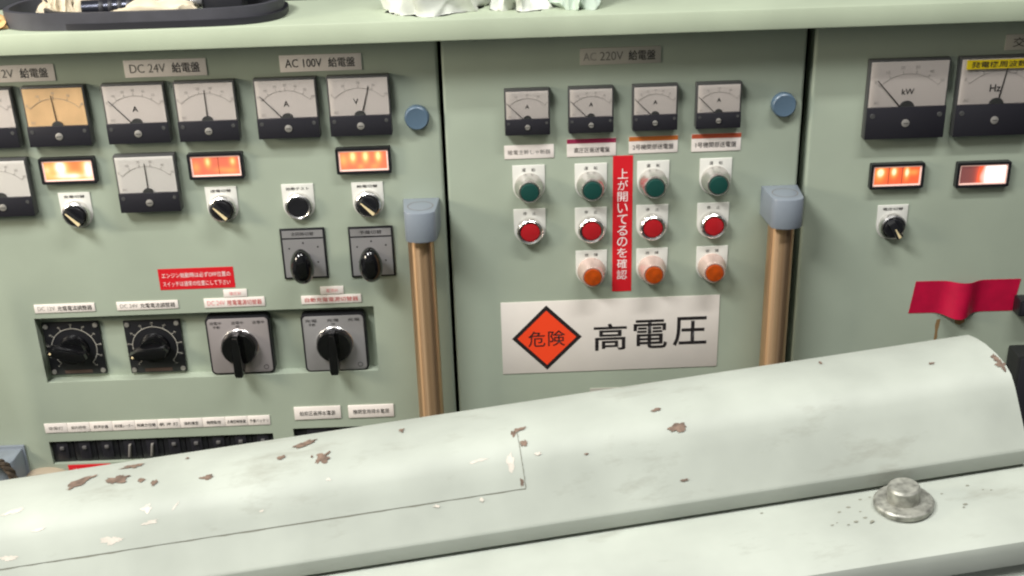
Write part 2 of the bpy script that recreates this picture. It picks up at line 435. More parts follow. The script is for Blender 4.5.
panel_meter('panel meter lettered A under the DC 24V nameplate', -342.3, 194, W_, H_, B_, unit='A', ang=-41)
panel_meter('panel meter with upright needle under the right end of the DC 24V nameplate', -277.2, 194, 56, H_, B_, ang=0, marks=6)
panel_meter('panel meter lettered A under the AC 100V nameplate', -203.3, 194, W_, H_, B_, unit='A', ang=-42)
panel_meter('panel meter lettered V under the AC 100V nameplate', -136.2, 194, W_, H_, B_, unit='V', ang=16, marks=5, unit_x=-3)
panel_meter('lower panel meter cut off by the photo\'s left edge, beside the bright lamp', -480.5, 126.5, W_, H_, B_, dial='dial_white', ang=-10)
panel_meter('single panel meter in the second row, below the DC 24V ammeter', -342, 126, W_, H_, B_, dial='dial_white', ang=0, marks=6)
for i, (u, lab, dl) in enumerate(((19, 'small panel meter first from the left on the middle cabinet', 'dial'), (78.5, 'small panel meter above the magenta banded label', 'dial'),
                              (138.5, 'small panel meter above the orange banded label', 'dial'), (198, 'small panel meter fourth from the left, nearest the blue cap', 'dial'))):
    panel_meter(lab, u, 182.4, 42.4, 43.4, 15.6, dial=dl, unit='A', ang=-45, marks=5 + i % 3, fs=.72, group='small panel meters on the middle cabinet', unit_z=.42)
panel_meter('large kW panel meter on the right cabinet', 375, 182.2, 75.4, 75.6, 31, unit='kW', ang=-42, marks=6, fs=1.3, unit_z=.32, group='large meters on the right cabinet')
panel_meter('large Hz panel meter under a yellow label strip', 459.5, 182, 75.4, 75.6, 31, unit='Hz', ang=9, marks=5, fs=1.3, unit_z=.34, unit_x=-2.5, group='large meters on the right cabinet')
yl = tag(MB().box(-33, 36, 11.3, 12, -4.2, 4.2).build('label_strip', M['yellow'], None, at(459.5, 213.5)), 'yellow label strip stuck on the Hz meter', 'label')
MB().text('発電機周波数計', -29, 31, -3, 3, 12.2, bold=.01).build('lettering', M['ink'], yl, smooth=0)

# ------------------------------------------------------------------ indicator lamps
def indicator(label, u, v, spots, low, mid, high, strength, dividers=(), bulb_group='rectangular indicator lamps'):
    r = thing('indicator_lamp', label, 'indicator lamp', u, v, bulb_group)
    w, h = 52, 25.4
    MB().ring(rrect(-w / 2, w / 2, -h / 2, h / 2, 1.5), rrect(-w / 2 + 2.6, w / 2 - 2.6, -h / 2 + 2.6, h / 2 - 2.6, .8), 0, 6.5).build('bezel', M['black'], r)
    a, b = w / 2 - 2.6, h / 2 - 2.6
    MB().ring(rrect(-a, a, -b, b, .8), rrect(-a + 1.5, a - 1.5, -b + 1.5, b - 1.5, .3), 0, 5.2).build('lens_rim', M['lens_rim'], r)
    MB().box(-a + 1.5, a - 1.5, 0, 4.4, -b + 1.5, b - 1.5).build('lit_lens', lamp_lens_mat('lens of ' + label, spots, low, mid, high, strength), r, smooth=0)
    if dividers:
        dv = MB()
        for x in dividers: dv.box(x - .35, x + .35, 4.4, 4.8, -b + 1.5, b - 1.5)
        dv.build('lens_divider', M['vermilion_band'], r, smooth=0)
    return r
indicator('brightly lit indicator lamp below the tan meter', -415.3, 140.3, [(-7, 3, 6, 8, 1.2), (19, 1, 5, 10, 1.1), (-20, 1, 5, 6, .55), (5, -5, 7, 4, .5), (-3, -6, 20, 3, .5)], (236, 130, 70), (255, 200, 120), (255, 255, 250), 1.25)
indicator('orange lit indicator lamp above the second selector switch', -276.4, 139.8, [(-7.5, 4, 2.6, 5, .95), (16, 4, 2.6, 4, .85), (-19, -1, 4, 5, .35), (4, -4, 7, 3, .25), (14, -5, 6, 3, .35)], (226, 112, 84), (255, 172, 96), (255, 240, 160), 1.15, (2.5,))
indicator('orange lit indicator lamp with three bright bulbs under the V meter', -137, 140, [(-10, 4, 3, 5.5, 1.1), (2, 4, 2.8, 5.5, 1.1), (14, 4, 2.8, 5.5, 1.1), (-19, 1, 4, 6, .45), (-3, -6, 3, 3, .3), (10, -6, 4, 3, .25)], (244, 122, 86), (255, 182, 104), (255, 248, 170), 1.15)
indicator('orange lit indicator lamp under the kW meter', 374.8, 105.4, [(-16, 4, 4, 4.5, 1.2), (-3, 4, 3, 5, 1.1), (9.5, 3, 2.4, 6, 1.0), (16, 3, 5, 3, .4), (-17, -2, 5, 5, .3)], (232, 92, 50), (255, 156, 76), (255, 250, 200), 1.2, (-8, 5))
indicator('indicator lamp under the Hz meter, left third dark and rest white hot', 458.6, 103.8, [(15, 0, 11.5, 26, 2.8), (-2, -3, 3, 8, .25)], (92, 54, 54), (255, 90, 50), (255, 240, 232), 1.6)

# ------------------------------------------------------------------ selector switches and the black button
def legend(r, chars, w, top, z=None):
    p = MB().prism(tongue(w, top, w / 2), 0, 1.1, bev=.3).build('legend_plate', M['plate'], r)
    return p
def selector(label, u, v, ang, txt):
    r = thing('selector_switch', label, 'switch', u, v, 'selector switches on white plates')
    p = legend(r, txt, 30, 21, )
    MB().text(txt, -10, 10, 15.6, 18.6, 1.3, bold=.01).build('lettering', M['ink'], p, smooth=0)
    MB().lathe([(13.2, 1), (13.2, 4.5), (12.4, 7.2), (11, 8.2), (10, 7.6), (9.6, 6), (0, 6)], 40).build('chrome_ring', M['chrome'], r)
    k = MB().lathe([(9.4, 6.5), (9.4, 10), (8.8, 10.8), (0, 10.8)], 36)
    t = MB().prism([(-9.2, -3.2), (9.2, -3.2), (9.2, 3.2), (-9.2, 3.2)], 10.5, 17.5, bev=1.2)
    t.bm.transform(Matrix.Rotation(math.radians(ang), 4, 'Y'))
    k.merge(t.bm); kn = k.build('knob', M['black'], r)
    s = MB().prism([(-2, -.5), (8.6, -1.5), (8.6, 1.4), (-2, .5)] if u > 0 else [(-8, -.7), (8.6, -1.8), (8.6, 1.6), (-8, .4)], 17.5, 17.8)
    s.bm.transform(Matrix.Rotation(math.radians(ang), 4, 'Y'))
    s.build('pointer_stripe', M['cream'], kn, smooth=0)
    return r
selector('black selector switch under the brightly lit lamp and the tan meter', -415.6, 96, 47, '充電切替')
selector('black selector switch on white plate below the lamp under DC 24V', -276, 96.5, 47, '送電切替')
selector('black selector switch on white plate beside the black push button', -136, 96, 45, '給電切替')
selector('black selector switch alone on the right cabinet', 375.8, 53, 58, '電圧切替')
r = thing('push_button', 'black push button in a chrome ring above the left lever switch', 'button', -202.8, 96)
p = legend(r, '', 30.5, 21.5)
MB().text('始動テスト', -11, 11, 15.4, 18.6, 1.3, bold=.01).build('lettering', M['ink'], p, smooth=0)
MB().lathe([(13.2, 1), (13.2, 4.2), (12.6, 6.4), (11.2, 7.4), (10.2, 6.8), (9.8, 5), (0, 5)], 40).build('chrome_ring', M['chrome'], r)
MB().lathe([(9.7, 5), (9.7, 6.4), (9.2, 7), (0, 6.7)], 36).build('button_cap', M['black'], r)

# ------------------------------------------------------------------ round push buttons and pilot lamps on the middle cabinet
def button(kind, label, u, v, txt):
    cat = 'pilot lamp' if kind == 'orange' else 'button'
    r = thing('pilot_lamp' if kind == 'orange' else 'push_button', label, cat, u, v, kind + ' round buttons on the middle cabinet' if kind != 'orange' else 'orange pilot lamps on the middle cabinet')
    p = legend(r, txt, 31, 21.5)
    MB().text(txt[0], -6.4, -2.8, 15.2, 18.6, 1.3).text(txt[-1], 2.8, 6.4, 15.2, 18.6, 1.3).build('lettering', M['ink'], p, smooth=0)
    if kind == 'red':
        MB().lathe([(13, 1), (13, 5), (12.6, 9), (11.4, 10.2), (9.9, 9.4), (9.6, 6), (0, 6)], 44).build('chrome_ring', M['chrome'], r)
        MB().lathe([(9.5, 6), (9.5, 8.2), (8.8, 9), (5, 9.5), (0, 9.6)], 40).build('button_cap', M['red_cap'], r)
    else:
        cm = 'satin' if kind == 'green' else 'lens_collar'
        MB().lathe([(14, 1), (14, 4), (13.2, 6.5), (11.6, 12), (10.8, 17.5), (10.2, 18.4), (9.2, 18.2), (8.9, 16), (0, 16)], 44).build('collar', M[cm], r)
        MB().lathe([(8.8, 16), (8.8, 18.8), (8.2, 19.8), (4, 20.3), (0, 20.4)], 40).build('button_cap' if kind == 'green' else 'lens', M['green_cap' if kind == 'green' else 'orange_cap'], r)
    return r
cols = [(19.2, 'first'), (79, 'second'), (139.2, 'third'), (199, 'fourth')]
g = button('green', 'green push button at the top of the first button column', 19.2, 106.6, '運 転')
rd = button('red', 'red push button at the bottom of the first button column', 19.2, 62.2, '停 止')
og = button('orange', 'orange pilot lamp in the second button column, above the warning sign', 79.4, 16.2, '故 障')
dup(g, 79, 106.2, 'green push button in the second column, left of the red warning strip')
dup(g, 139, 106.6, 'green push button in the third column, just right of the red warning strip')
dup(g, 199.4, 107, 'green push button in the fourth column, nearest the right door handle')
dup(rd, 79, 61.4, 'red push button in the second column, left of the red warning strip')
dup(rd, 139, 61.8, 'red push button in the third column, just right of the red warning strip')
dup(rd, 198.6, 61.6, 'red push button in the fourth column, nearest the right door handle')
dup(og, 139.6, 16.2, 'orange pilot lamp just right of the red warning strip\'s lower end')
dup(og, 199.4, 16.0, 'orange pilot lamp in the fourth column, nearest the right door handle')

# ------------------------------------------------------------------ lever switches
def lever(label, u, v, txt):
    r = thing('lever_switch', label, 'switch', u, v, 'lever switches with oval black grips')
    w, h = 43.6, 53
    MB().box(-w / 2, w / 2, 0, 2, -h / 2, h / 2, bev=.4).build('black_surround', M['black'], r)
    MB().box(-w / 2 + 2, w / 2 - 2, 2, 2.5, -h / 2 + 2, h / 2 - 11.2).build('face_plate', M['plate_grey'], r)
    hp = MB().box(-w / 2 + 2, w / 2 - 2, 2, 2.5, h / 2 - 9.4, h / 2 - 2).build('header_plate', M['plate_grey'], r)
    MB().text(txt, -11, 11, h / 2 - 7.4, h / 2 - 3.6, 2.7).build('lettering', M['ink'], hp, smooth=0)
    dots = MB()
    for x, z in ((-14, 6), (14, 7), (-13, -10), (13, -9), (0, 11.5)): dots.lathe([(.9, 2.5), (.9, 2.7), (0, 2.7)], 12, x, z)
    dots.build('position_marks', M['ink'], r, smooth=0)
    MB().lathe([(6.5, 2.5), (6.5, 6), (5, 8), (4.5, 16), (0, 16)], 28, 0, -4.5).build('switch_boss', M['black'], r)
    gp = MB(); t = bmesh.new(); bmesh.ops.create_uvsphere(t, u_segments=28, v_segments=18, radius=1.0)
    for q in t.verts:
        k = 1 + .12 * q.co.z * -1
        q.co = Vector((q.co.x * 11.4 * k, q.co.y * 12, q.co.z * 18.8 + 0.0))
    t.transform(Matrix.Rotation(math.radians(10), 4, 'X'))
    for q in t.verts: q.co = Vector((q.co.x / 1000, (q.co.y - 23) / 1000, (q.co.z - 5.0) / 1000))
    gp.merge(t); gp.build('oval_grip', M['black_gloss'], r, smooth=180)
    return r
lever('lever switch with oval black grip under the black push button', -202.6, 46, '主回路切替')
lever('lever switch with oval black grip, nearest the left door handle', -136.3, 45.3, '予備切替')

# ------------------------------------------------------------------ rotary cam switches and dial regulators in the tray
def rotary(label, u, v, plate, t1):
    r = thing('rotary_switch', label, 'switch', u, v, 'rotary switches in the recessed tray', d=-RD + 3)
    w, h = 65, 65
    MB().prism(rrect(-w / 2, w / 2, -h / 2, h / 2, 5), -2.9, 7.5, bev=.8).build('black_surround', M['black'], r)
    fp = MB().prism(rrect(-w / 2 + 2, w / 2 - 2, -h / 2 + 2, h / 2 - 2, 4), 7.5, 8.2, bev=.2).build('face_plate', M[plate], r)
    tx = MB()
    for x in (-22, 0, 21): tx.text(t1, x - 6, x + 6, 24.2, 27.6, 8.4); 
    tx.text('手動', -25, -18, 20, 23, 8.4); tx.text('停', -2, 2, 20, 23, 8.4)
    tx.ring([(24 + 2.6 * math.cos(a), -25 + 2.6 * math.sin(a)) for a in [math.pi * i / 8 for i in range(16)]], [(24 + 2.1 * math.cos(a), -25 + 2.1 * math.sin(a)) for a in [math.pi * i / 8 for i in range(16)]], 8.2, 8.4)
    tx.build('lettering', M['ink'], fp, smooth=0)
    MB().lathe([(18.8, 8.2), (18.8, 9.4), (18.2, 10), (0, 10)], 40, 0, 0).build('knob_base', M['chrome'], r)
    k = MB().lathe([(18.4, 10), (18, 16), (16.5, 18.5), (0, 18.5)], 44)
    # blade grip: thin ridge tapering to a tail below the disc
    k.prism([(-2.4, 18.5), (2.4, 18.5), (4.2, 6), (4.4, -8), (4.6, -22), (3.4, -25.5), (-3.4, -25.5), (-4.6, -22), (-4.4, -8), (-4.2, 6)], 14, 31, bev=1.4)
    k.build('blade_knob', M['black_gloss'], r)
    return r
rotary('rotary switch with mauve grey plate, third device in the recessed tray', -277.6, -53.2, 'plate_mauve', '送電中')
rotary('rotary switch with grey plate at the right end of the recessed tray', -181.6, -54.3, 'plate_grey', '充電')

def regulator(label, u, v, ang):
    r = thing('dial_regulator', label, 'dial', u, v, 'black dials in the recessed tray', d=-RD)
    w, h = 57, 59
    MB().box(-w / 2, w / 2, 0, 3, -h / 2, h / 2, bev=.4).build('dial_plate', M['black'], r)
    mk = MB(); R = 22.6; n = 54
    for i in range(n):
        a, b = math.radians(225 - 270 * i / n), math.radians(225 - 270 * (i + 1) / n)
        mk.needle(R * math.cos(a), R * math.sin(a), R * math.cos(b), R * math.sin(b), .28, .28, 3)
    for i in range(11):
        a = math.radians(225 - 27 * i); mk.needle(R * math.cos(a), R * math.sin(a), (R + 2.4) * math.cos(a), (R + 2.4) * math.sin(a), .25, .25, 3)
        q = 27; mk.text(str(i * 10), q * math.cos(a) - 1.5, q * math.cos(a) + 1.5, q * math.sin(a) - 1, q * math.sin(a) + 1, 3.3, keep=True)
    mk.build('scale_marks', M['label_grey'], r, smooth=0)
    for sx in (-1, 1):
        for sz in (-1, 1):
            MB().lathe([(2.6, 3), (2.4, 4), (0, 4.2)], 16, sx * (w / 2 - 3.6), sz * (h / 2 - 3.8)).build('corner_screw', M['gun'], r)
    MB().box(-14, 14, 3, 3.3, -h / 2 + 1.5, -h / 2 + 5).build('maker_strip', M['maker'], r, smooth=0)
    k = MB().lathe([(15.5, 3.2), (15, 8), (13, 13), (0, 13)], 40)
    t = MB().prism([(-22.5, -1.8), (-22.5, 1.8), (-14, 5.2), (2, 6.2), (14, 5), (17, 0), (14, -5), (2, -6.2), (-14, -5.2)], 9, 23, bev=2.4)
    t.bm.transform(Matrix.Rotation(math.radians(-ang), 4, 'Y')); k.merge(t.bm)
    kn = k.build('pointer_knob', M['black_gloss'], r)
    d = MB().lathe([(1.3, 23), (1.1, 23.3), (0, 23.4)], 14, -18.5, 0)
    d.bm.transform(Matrix.Rotation(math.radians(-ang), 4, 'Y')); d.build('pointer_dot', M['cream'], kn)
    return r
regulator('black dial with pointer knob at the left end of the recessed tray', -447.3, -53.4, -14)
regulator('black dial with glinting pointer knob, second device in the recessed tray', -365.6, -54.6, 6)

# ------------------------------------------------------------------ nameplates, labels and stickers
def plate(name, label, cat, x0, x1, z0, z1, txts, m='label', group=None, d=.9, band=None, bev=.2):
    """txts: (string, x0, x1, z0, z1, ink, bold) in panel mm."""
    cx, cz = (x0 + x1) / 2, (z0 + z1) / 2
    o = tag(MB().box(x0 - cx, x1 - cx, 0, d, z0 - cz, z1 - cz, bev=bev).build(name, M[m], None, at(cx, cz)), label, cat, group)
    if band: MB().box(x0 - cx, x1 - cx, d, d + .15, z1 - cz - band[1], z1 - cz).build('colour_band', M[band[0]], o, smooth=0)
    for (s, a, b, c, e, ink, bold) in txts:
        MB().text(s, a - cx, b - cx, c - cz, e - cz, d + .25, bold=bold).build('lettering', M[ink], o, smooth=0)
    return o
G = 'cabinet nameplates in the top row'
def nameplate(label, x0, z0, z1, a, ink_a='grey_ink', m='label', split=37.5):
    plate('name_plate', label, 'nameplate', x0, x0 + 75, z0, z1, [(a, x0 + 5, x0 + split, z0 + 4.2, z1 - 3.8, ink_a, 0.0), ('給電盤', x0 + split + 6, x0 + 69, z0 + 3.4, z1 - 3.2, 'ink', .006)], m, G)
nameplate('DC 12V nameplate cut off by the photo\'s left edge', -487.5, 225.5, 241.2, 'DC 12V', 'grey_ink', 'label')
nameplate('DC 24V nameplate over two meters', -349, 225.8, 241.8, 'DC 24V', 'grey_ink', 'label')
nameplate('AC 100V nameplate over two meters', -207, 226, 241.6, 'AC 100V', 'ink', 'label', 38.5)
plate('name_plate', 'faded AC 220V nameplate on the middle cabinet', 'nameplate', 69, 144, 223, 238.6, [('AC', 72, 84, 227, 234.6, 'pale_ink', 0), ('220V', 87.5, 109, 226.8, 235, 'grey_ink', 0), ('給電盤', 114, 139, 226.2, 235.6, 'ink', .006)], 'label_grey', G)
plate('name_plate', 'nameplate at the top right corner of the photo', 'nameplate', 464.5, 539, 223.4, 238, [('交流給電盤', 471.5, 532, 226.4, 235.2, 'ink', 0)], 'label_grey', G)

plate('red_sticker', 'small red sticker with two white lines above the tray', 'sticker', -348.2, -274.2, 12, 34.4, [('エンジン始動時は必ずOFF位置の', -345, -277.5, 24.6, 30, 'white_ink', 0), ('スイッチは通常の位置にして下さい', -345, -278.5, 15.6, 21, 'white_ink', 0)], 'red', None, .3, bev=0)
G = 'narrow labels above the recessed tray'
plate('device_label', 'narrow label above the leftmost tray dial', 'label', -475.4, -415.6, -8, 1.2, [('DC 12V', -472, -455, -5.4, -1, 'pale_ink', 0), ('充電電流調整器', -452.5, -418.5, -6, -.8, 'ink', 0)], 'label', G)
plate('device_label', 'narrow label above the second tray dial', 'label', -393.9, -333, -8.2, .8, [('DC 24V', -390.5, -373, -5.6, -1.4, 'pale_ink', 0), ('充電電流調整器', -370.5, -336, -6.2, -1.2, 'ink', 0)], 'label', G)
plate('device_label', 'narrow label with red print above the mauve rotary switch', 'label', -307.2, -247, -9, 1, [('DC 24V', -304, -286.5, -6.4, -1.4, 'pink_ink', 0), ('陸電電源切替器', -284, -250, -6.8, -1.2, 'red_ink', 0)], 'label', G)
plate('device_label', 'narrow label with red print above the right end rotary switch', 'label', -210.6, -150.8, -9, 0, [('自動充電電源切替器', -207, -154, -6.8, -2, 'red_ink', 0)], 'label', G)
plate('device_label', 'tiny pale label just below the small red sticker\'s corner', 'label', -286.8, -263.6, 1.8, 10, [('電圧計', -281, -269, 4, 7.6, 'pink_ink', 0)], 'label', G)
plate('device_label', 'tiny pale label below the lever switch under the push button', 'label', -190.8, -167.8, 1, 9.4, [('電流計', -185, -173, 3.2, 7, 'pink_ink', 0)], 'label', G)

CIRC = ['非常灯', '船内照明', '航海計器', '測深機レーダー', '無線方位機', '航 海 灯', '操舵機室', '機関監視', '主機警報装置', '予備バッテリ']
ORD = ['first', 'second', 'third', 'fourth', 'fifth', 'sixth', 'seventh', 'eighth', 'ninth', 'tenth']
for i, s in enumerate(CIRC):
    x0 = -490.4 + 23.4 * i
    plate('circuit_label', ORD[i] + ' white circuit label from the left in the row above the breakers', 'label', x0, x0 + 23.1, -145.4, -134.4,
          [(s, x0 + (4 if len(s) < 5 else 1.8), x0 + (19 if len(s) < 5 else 21.3), -142, -138, 'ink' if i > 1 else 'grey_ink', .004)], 'label', 'circuit labels above the breaker row', .8)
plate('circuit_label', 'wide white label, left one of the pair below the right end switch', 'label', -230.6, -182.4, -141, -126.2, [('船底区画排水電源', -225, -188, -136.4, -131, 'ink', 0)], 'label', 'wide labels above the second breaker opening', 1.2)
plate('circuit_label', 'wide white label nearest the left door handle\'s bar', 'label', -174.4, -127.2, -141.2, -126.6, [('機関室用排水電源', -169.5, -132, -136.6, -131.2, 'ink', 0)], 'label', 'wide labels above the second breaker opening', 1.2)
plate('red_label', 'red label strip below the breaker row, half hidden by the machine cover', 'label', -474.8, -430, -196, -185.4, [('注意 開閉時', -470, -436, -194, -189.4, 'white_ink', 0)], 'red', None, .4)

G = 'labels under the small meters'
plate('circuit_label', 'plain white label under the first small meter', 'label', -3.4, 43.8, 134.8, 148.2, [('陸電主幹しゃ断器', 0, 40.5, 139, 143.6, 'grey_ink', 0)], 'label', G, .8)
plate('circuit_label', 'white label with a magenta band on its upper edge', 'label', 56.2, 103, 134.8, 152.3, [('高圧区画送電盤', 63, 97, 138.6, 143.8, 'ink', 0)], 'label', G, .8, ('magenta_band', 4.4))
plate('circuit_label', 'white label with an orange band, above the strip\'s right side', 'label', 115.4, 162, 136, 152.6, [('2号機関部送電盤', 119, 158, 139.6, 145, 'ink', 0)], 'label', G, .8, ('orange_band', 4.4))
plate('circuit_label', 'white label with a vermilion band under the fourth small meter', 'label', 175.2, 222.4, 135.6, 153, [('1号機関部送電盤', 179, 218, 139.4, 145, 'ink', 0)], 'label', G, .8, ('vermilion_band', 4.4))

# tall red strip, one character under the other
ws = tag(MB().box(-9.6, 9.6, 0, .4, -71, 71).build('warning_strip', M['red'], None, at(109.9, 63.2)), 'tall red strip with white vertical writing between the button columns', 'sticker')
vt = MB()
for i, ch in enumerate('上が開いてるのを確認'):
    cz = 53.0 - i * 11.75; k = 5.0
    vt.text(ch, -k, k, cz - k, cz + k, .6, bold=.004)
vt.build('lettering', M['white_ink'], ws, smooth=0)

# danger sign
sg = tag(MB().box(-110.6, 110.6, 0, .8, -40.4, 40.4, bev=.2).build('warning_sign', M['sign_white'], None, at(98.6, -56.2)), 'white high voltage sign with orange red diamond', 'sign')
MB().prism([(-100.2, -.4), (-64.8, 36.0), (-29, -.4), (-64.8, -37)], .8, .95).build('diamond_border', M['sign_black'], sg, smooth=0)
dm = MB().prism([(-94.6, -.4), (-64.8, 30.2), (-34.6, -.4), (-64.8, -31.2)], .95, 1.1).build('diamond', M['orange_red'], sg, smooth=0)
MB().text('危', -83.6, -66.4, -10.2, 7.4, 1.3, bold=.004).text('険', -63.4, -46.2, -9.8, 7.6, 1.3, bold=.004).build('lettering', M['sign_black'], dm, smooth=0)
MB().text('高', -16.8, 16.8, -17.2, 13, 1.0, bold=.012).text('電', 23.8, 58.4, -16.8, 15.8, 1.0, bold=.012).text('圧', 64.4, 98.8, -15.2, 17.4, 1.0, bold=.012).build('lettering', M['sign_black'], sg, smooth=0)
tag(MB().box(-26.5, 26.5, 0, .8, -9, 9).build('circuit_label', M['label_grey'], None, at(104.5, -126.6)), 'white label below the warning sign, nearly hidden by the machine cover', 'label')

# crimson tape bulging over a stud
tp = bmesh.new(); nx, nz = 44, 6; V = []
for i in range(nx + 1):
    row = []
    x = -53.5 + 107 * i / nx
    bul = math.exp(-(abs(x + 5) / 13) ** 2.6)
    for j in range(nz + 1):
        f = j / nz; z = -17.6 + 35.2 * f + (-2.6 * (1 - f) * bul) + (x * -.012)
        xx = x + (f - .5) * 4.0
        row.append(tp.verts.new((xx / 1000, -(.4 + (13 - 5 * f) * bul) / 1000, z / 1000)))
    V.append(row)
for i in range(nx):
    for j in range(nz): tp.faces.new((V[i][j], V[i + 1][j], V[i + 1][j + 1], V[i][j + 1]))
bmesh.ops.recalc_face_normals(tp, faces=tp.faces)
bmesh.ops.solidify(tp, geom=tp.faces[:], thickness=.0004)
mb = MB(); mb.merge(tp)
tag(mb.build('tape_strip', M['crimson'], None, at(459, -27.6)), 'crimson tape strip folded over a bump on the right cabinet', 'tape')
# black fittings at the right edge
bx = thing('junction_box', 'small black box at the photo\'s right edge, beside the crimson tape', 'box', 530, -37)
MB().box(-20, 20, 0, 16, -9, 9, bev=1.5).build('box_body', M['black'], bx); MB().box(-18, 18, 16, 17, -7, 7, bev=.4).build('box_lid', M['band'], bx)
bx = thing('junction_box', 'black box at the photo\'s right edge, beside the corner of the machine cover', 'box', 538, -115)
MB().box(-26, 26, 0, 26, -95, 30, bev=2).build('box_body', M['inside'], bx); MB().box(-23, 23, 26, 27.5, -92, 27, bev=.6).build('box_lid', M['rubber_dark'], bx)

# ------------------------------------------------------------------ miniature circuit breakers
def breaker(w, h, label, u, v, long_lever, group):
    r = thing('circuit_breaker', label, 'circuit breaker', u, v, group, d=-20)
    MB().box(-w / 2 + .3, w / 2 - .3, 0, 16, -h / 2, h / 2, bev=.6).build('breaker_body', M['black'], r)
    MB().box(-w / 4, w / 4, 16, 17.5, -h / 2 + 3, h / 2 - 3, bev=.4).build('breaker_face', M['band'], r)
    if long_lever:
        t = MB().prism([(-2.8, -9), (-.2, -9), (2.4, 6), (-.2, 6)], 17, 20.5, bev=.8); o = t.build('toggle', M['grey_ink'], r); o['label'] = 'long grey toggle'
    else:
        MB().box(-2.2, 2.2, 17, 20, 2.4, 6.0, bev=.8).build('toggle', M['toggle_grey'], r)
    return r
for i in range(10):
    breaker(23.4, 27.4, ORD[i] + ' black circuit breaker from the left' + (', with a long grey toggle' if i in (3, 4) else ''), -489.4 + 23.4 * (i + .5), -170, i in (3, 4), 'circuit breakers in the long opening')
breaker(54, 32, 'black breaker under the left one of the pair of wide labels', -206.5, -168, False, 'breakers in the second opening')
breaker(54, 32, 'black breaker under the wide label nearest the left door handle', -151.8, -168, False, 'breakers in the second opening')
pad = thing('rubber_pad', 'beige round pad under the left end of the breaker row', 'pad', -495, -196)
MB().lathe([(24, 0), (24, 8), (22, 11), (14, 13), (0, 13.5)], 40, -2, -3, 1.0, .5).build('pad_body', M['beige'], pad)
MB().lathe([(4, 13), (4, 14.5), (0, 14.5)], 24, -2, -3).build('pad_screw', M['gun'], pad)

# blue bracket and rope at the lower left
lb = thing('wall_bracket', 'blue grey bracket at the lower left edge, wrapped with brown rope', 'bracket', -536, -173)
MB().plan([(-20, 0), (-19, 26), (-15, 33), (-8, 37), (8, 37), (15, 33), (18, 26), (19, 0)], -60, 12, bev=1.6).build('bracket_body', M['blue'], lb)
MB().box(-22, 21, 0, 3, -64, 15, bev=.8).build('back_plate', M['blue'], lb)
pts = []
key = [(-566, 60, 60), (-556, 52, -20), (-550, 47, -90), (-546, 44, -140), (-538, 44, -152), (-527, 44, -151), (-519, 43, -158), (-514, 42, -174), (-511, 41, -199), (-510, 40, -244)]
for i in range(len(key) - 1):
    a, b = Vector(key[i]), Vector(key[i + 1]); p0 = Vector(key[max(i - 1, 0)]); p3 = Vector(key[min(i + 2, len(key) - 1)])
    for k in range(6):
        t = k / 6
        q = .5 * ((2 * a) + (b - p0) * t + (2 * p0 - 5 * a + 4 * b - p3) * t * t + (3 * a - p0 - 3 * b + p3) * t ** 3)
        pts.append((q.x, -q.y, q.z))
rp = MB()
for s in range(3):      # three twisted strands
    st_ = []
    for i, p in enumerate(pts):
        a = i * .55 + s * 2 * math.pi / 3
        st_.append((p[0] + 2.0 * math.cos(a), p[1] + 2.0 * math.sin(a), p[2] + .8 * math.sin(a)))
    rp.tube(st_, 2.5, 8)
tag(rp.build('rope', M['rope'], None, at(0, 0)), 'brown rope looped over the blue bracket at the lower left', 'rope')

# ------------------------------------------------------------------ things on the shelf
SZ = 277.3
def stadium(cx, cd, lx, ly, tilt=0.0, n=26):
    out = []
    for i in range(2 * n):
        a = 2 * math.pi * i / (2 * n); c, s = math.cos(a), math.sin(a)
        e = .42
        out.append((cx + lx * math.copysign(abs(c) ** e, c), cd + ly * math.copysign(abs(s) ** .75, s)))
    return out
def band_loop(name, m, pts, thick, z0, z1, wob=0.0):
    """Closed flat band standing on edge; pts = (x, d)."""
    t = bmesh.new(); n = len(pts); R = []
    for i, (x, d) in enumerate(pts):
        px, pd = pts[i - 1]; qx, qd = pts[(i + 1) % n]
        tx, td = qx - px, qd - pd; l = math.hypot(tx, td) or 1; nx_, nd_ = -td / l, tx / l
        zz = wob * math.sin(i * .4)
        R.append([t.verts.new(((x + nx_ * o) / 1000, -(d + nd_ * o) / 1000, (z + zz) / 1000)) for o, z in ((-thick / 2, z0), (thick / 2, z0), (thick / 2, z1), (-thick / 2, z1))])
    for i in range(n):
        a, b = R[i], R[(i + 1) % n]
        for k in range(4): t.faces.new((a[k], a[(k + 1) % 4], b[(k + 1) % 4], b[k]))
    bmesh.ops.recalc_face_normals(t, faces=t.faces)
    mb = MB(); mb.merge(t); return mb
bl = thing('rubber_belt', 'wide dark rubber belt coiled in a long loop on the shelf', 'belt', -330, SZ)
band_loop('', None, stadium(6, -12, 122, 45), 5, 0.3, 15, .25).build('outer_turn', M['rubber'], bl, smooth=50)
band_loop('', None, stadium(22, -11, 110, 47.5), 3, 0.3, 6, .15).build('lower_turn', M['rubber_dark'], bl, smooth=50)
band_loop('', None, stadium(20, -13, 101, 36), 5, 0.3, 13, .2).build('inner_turn', M['rubber_dark'], bl, smooth=50)

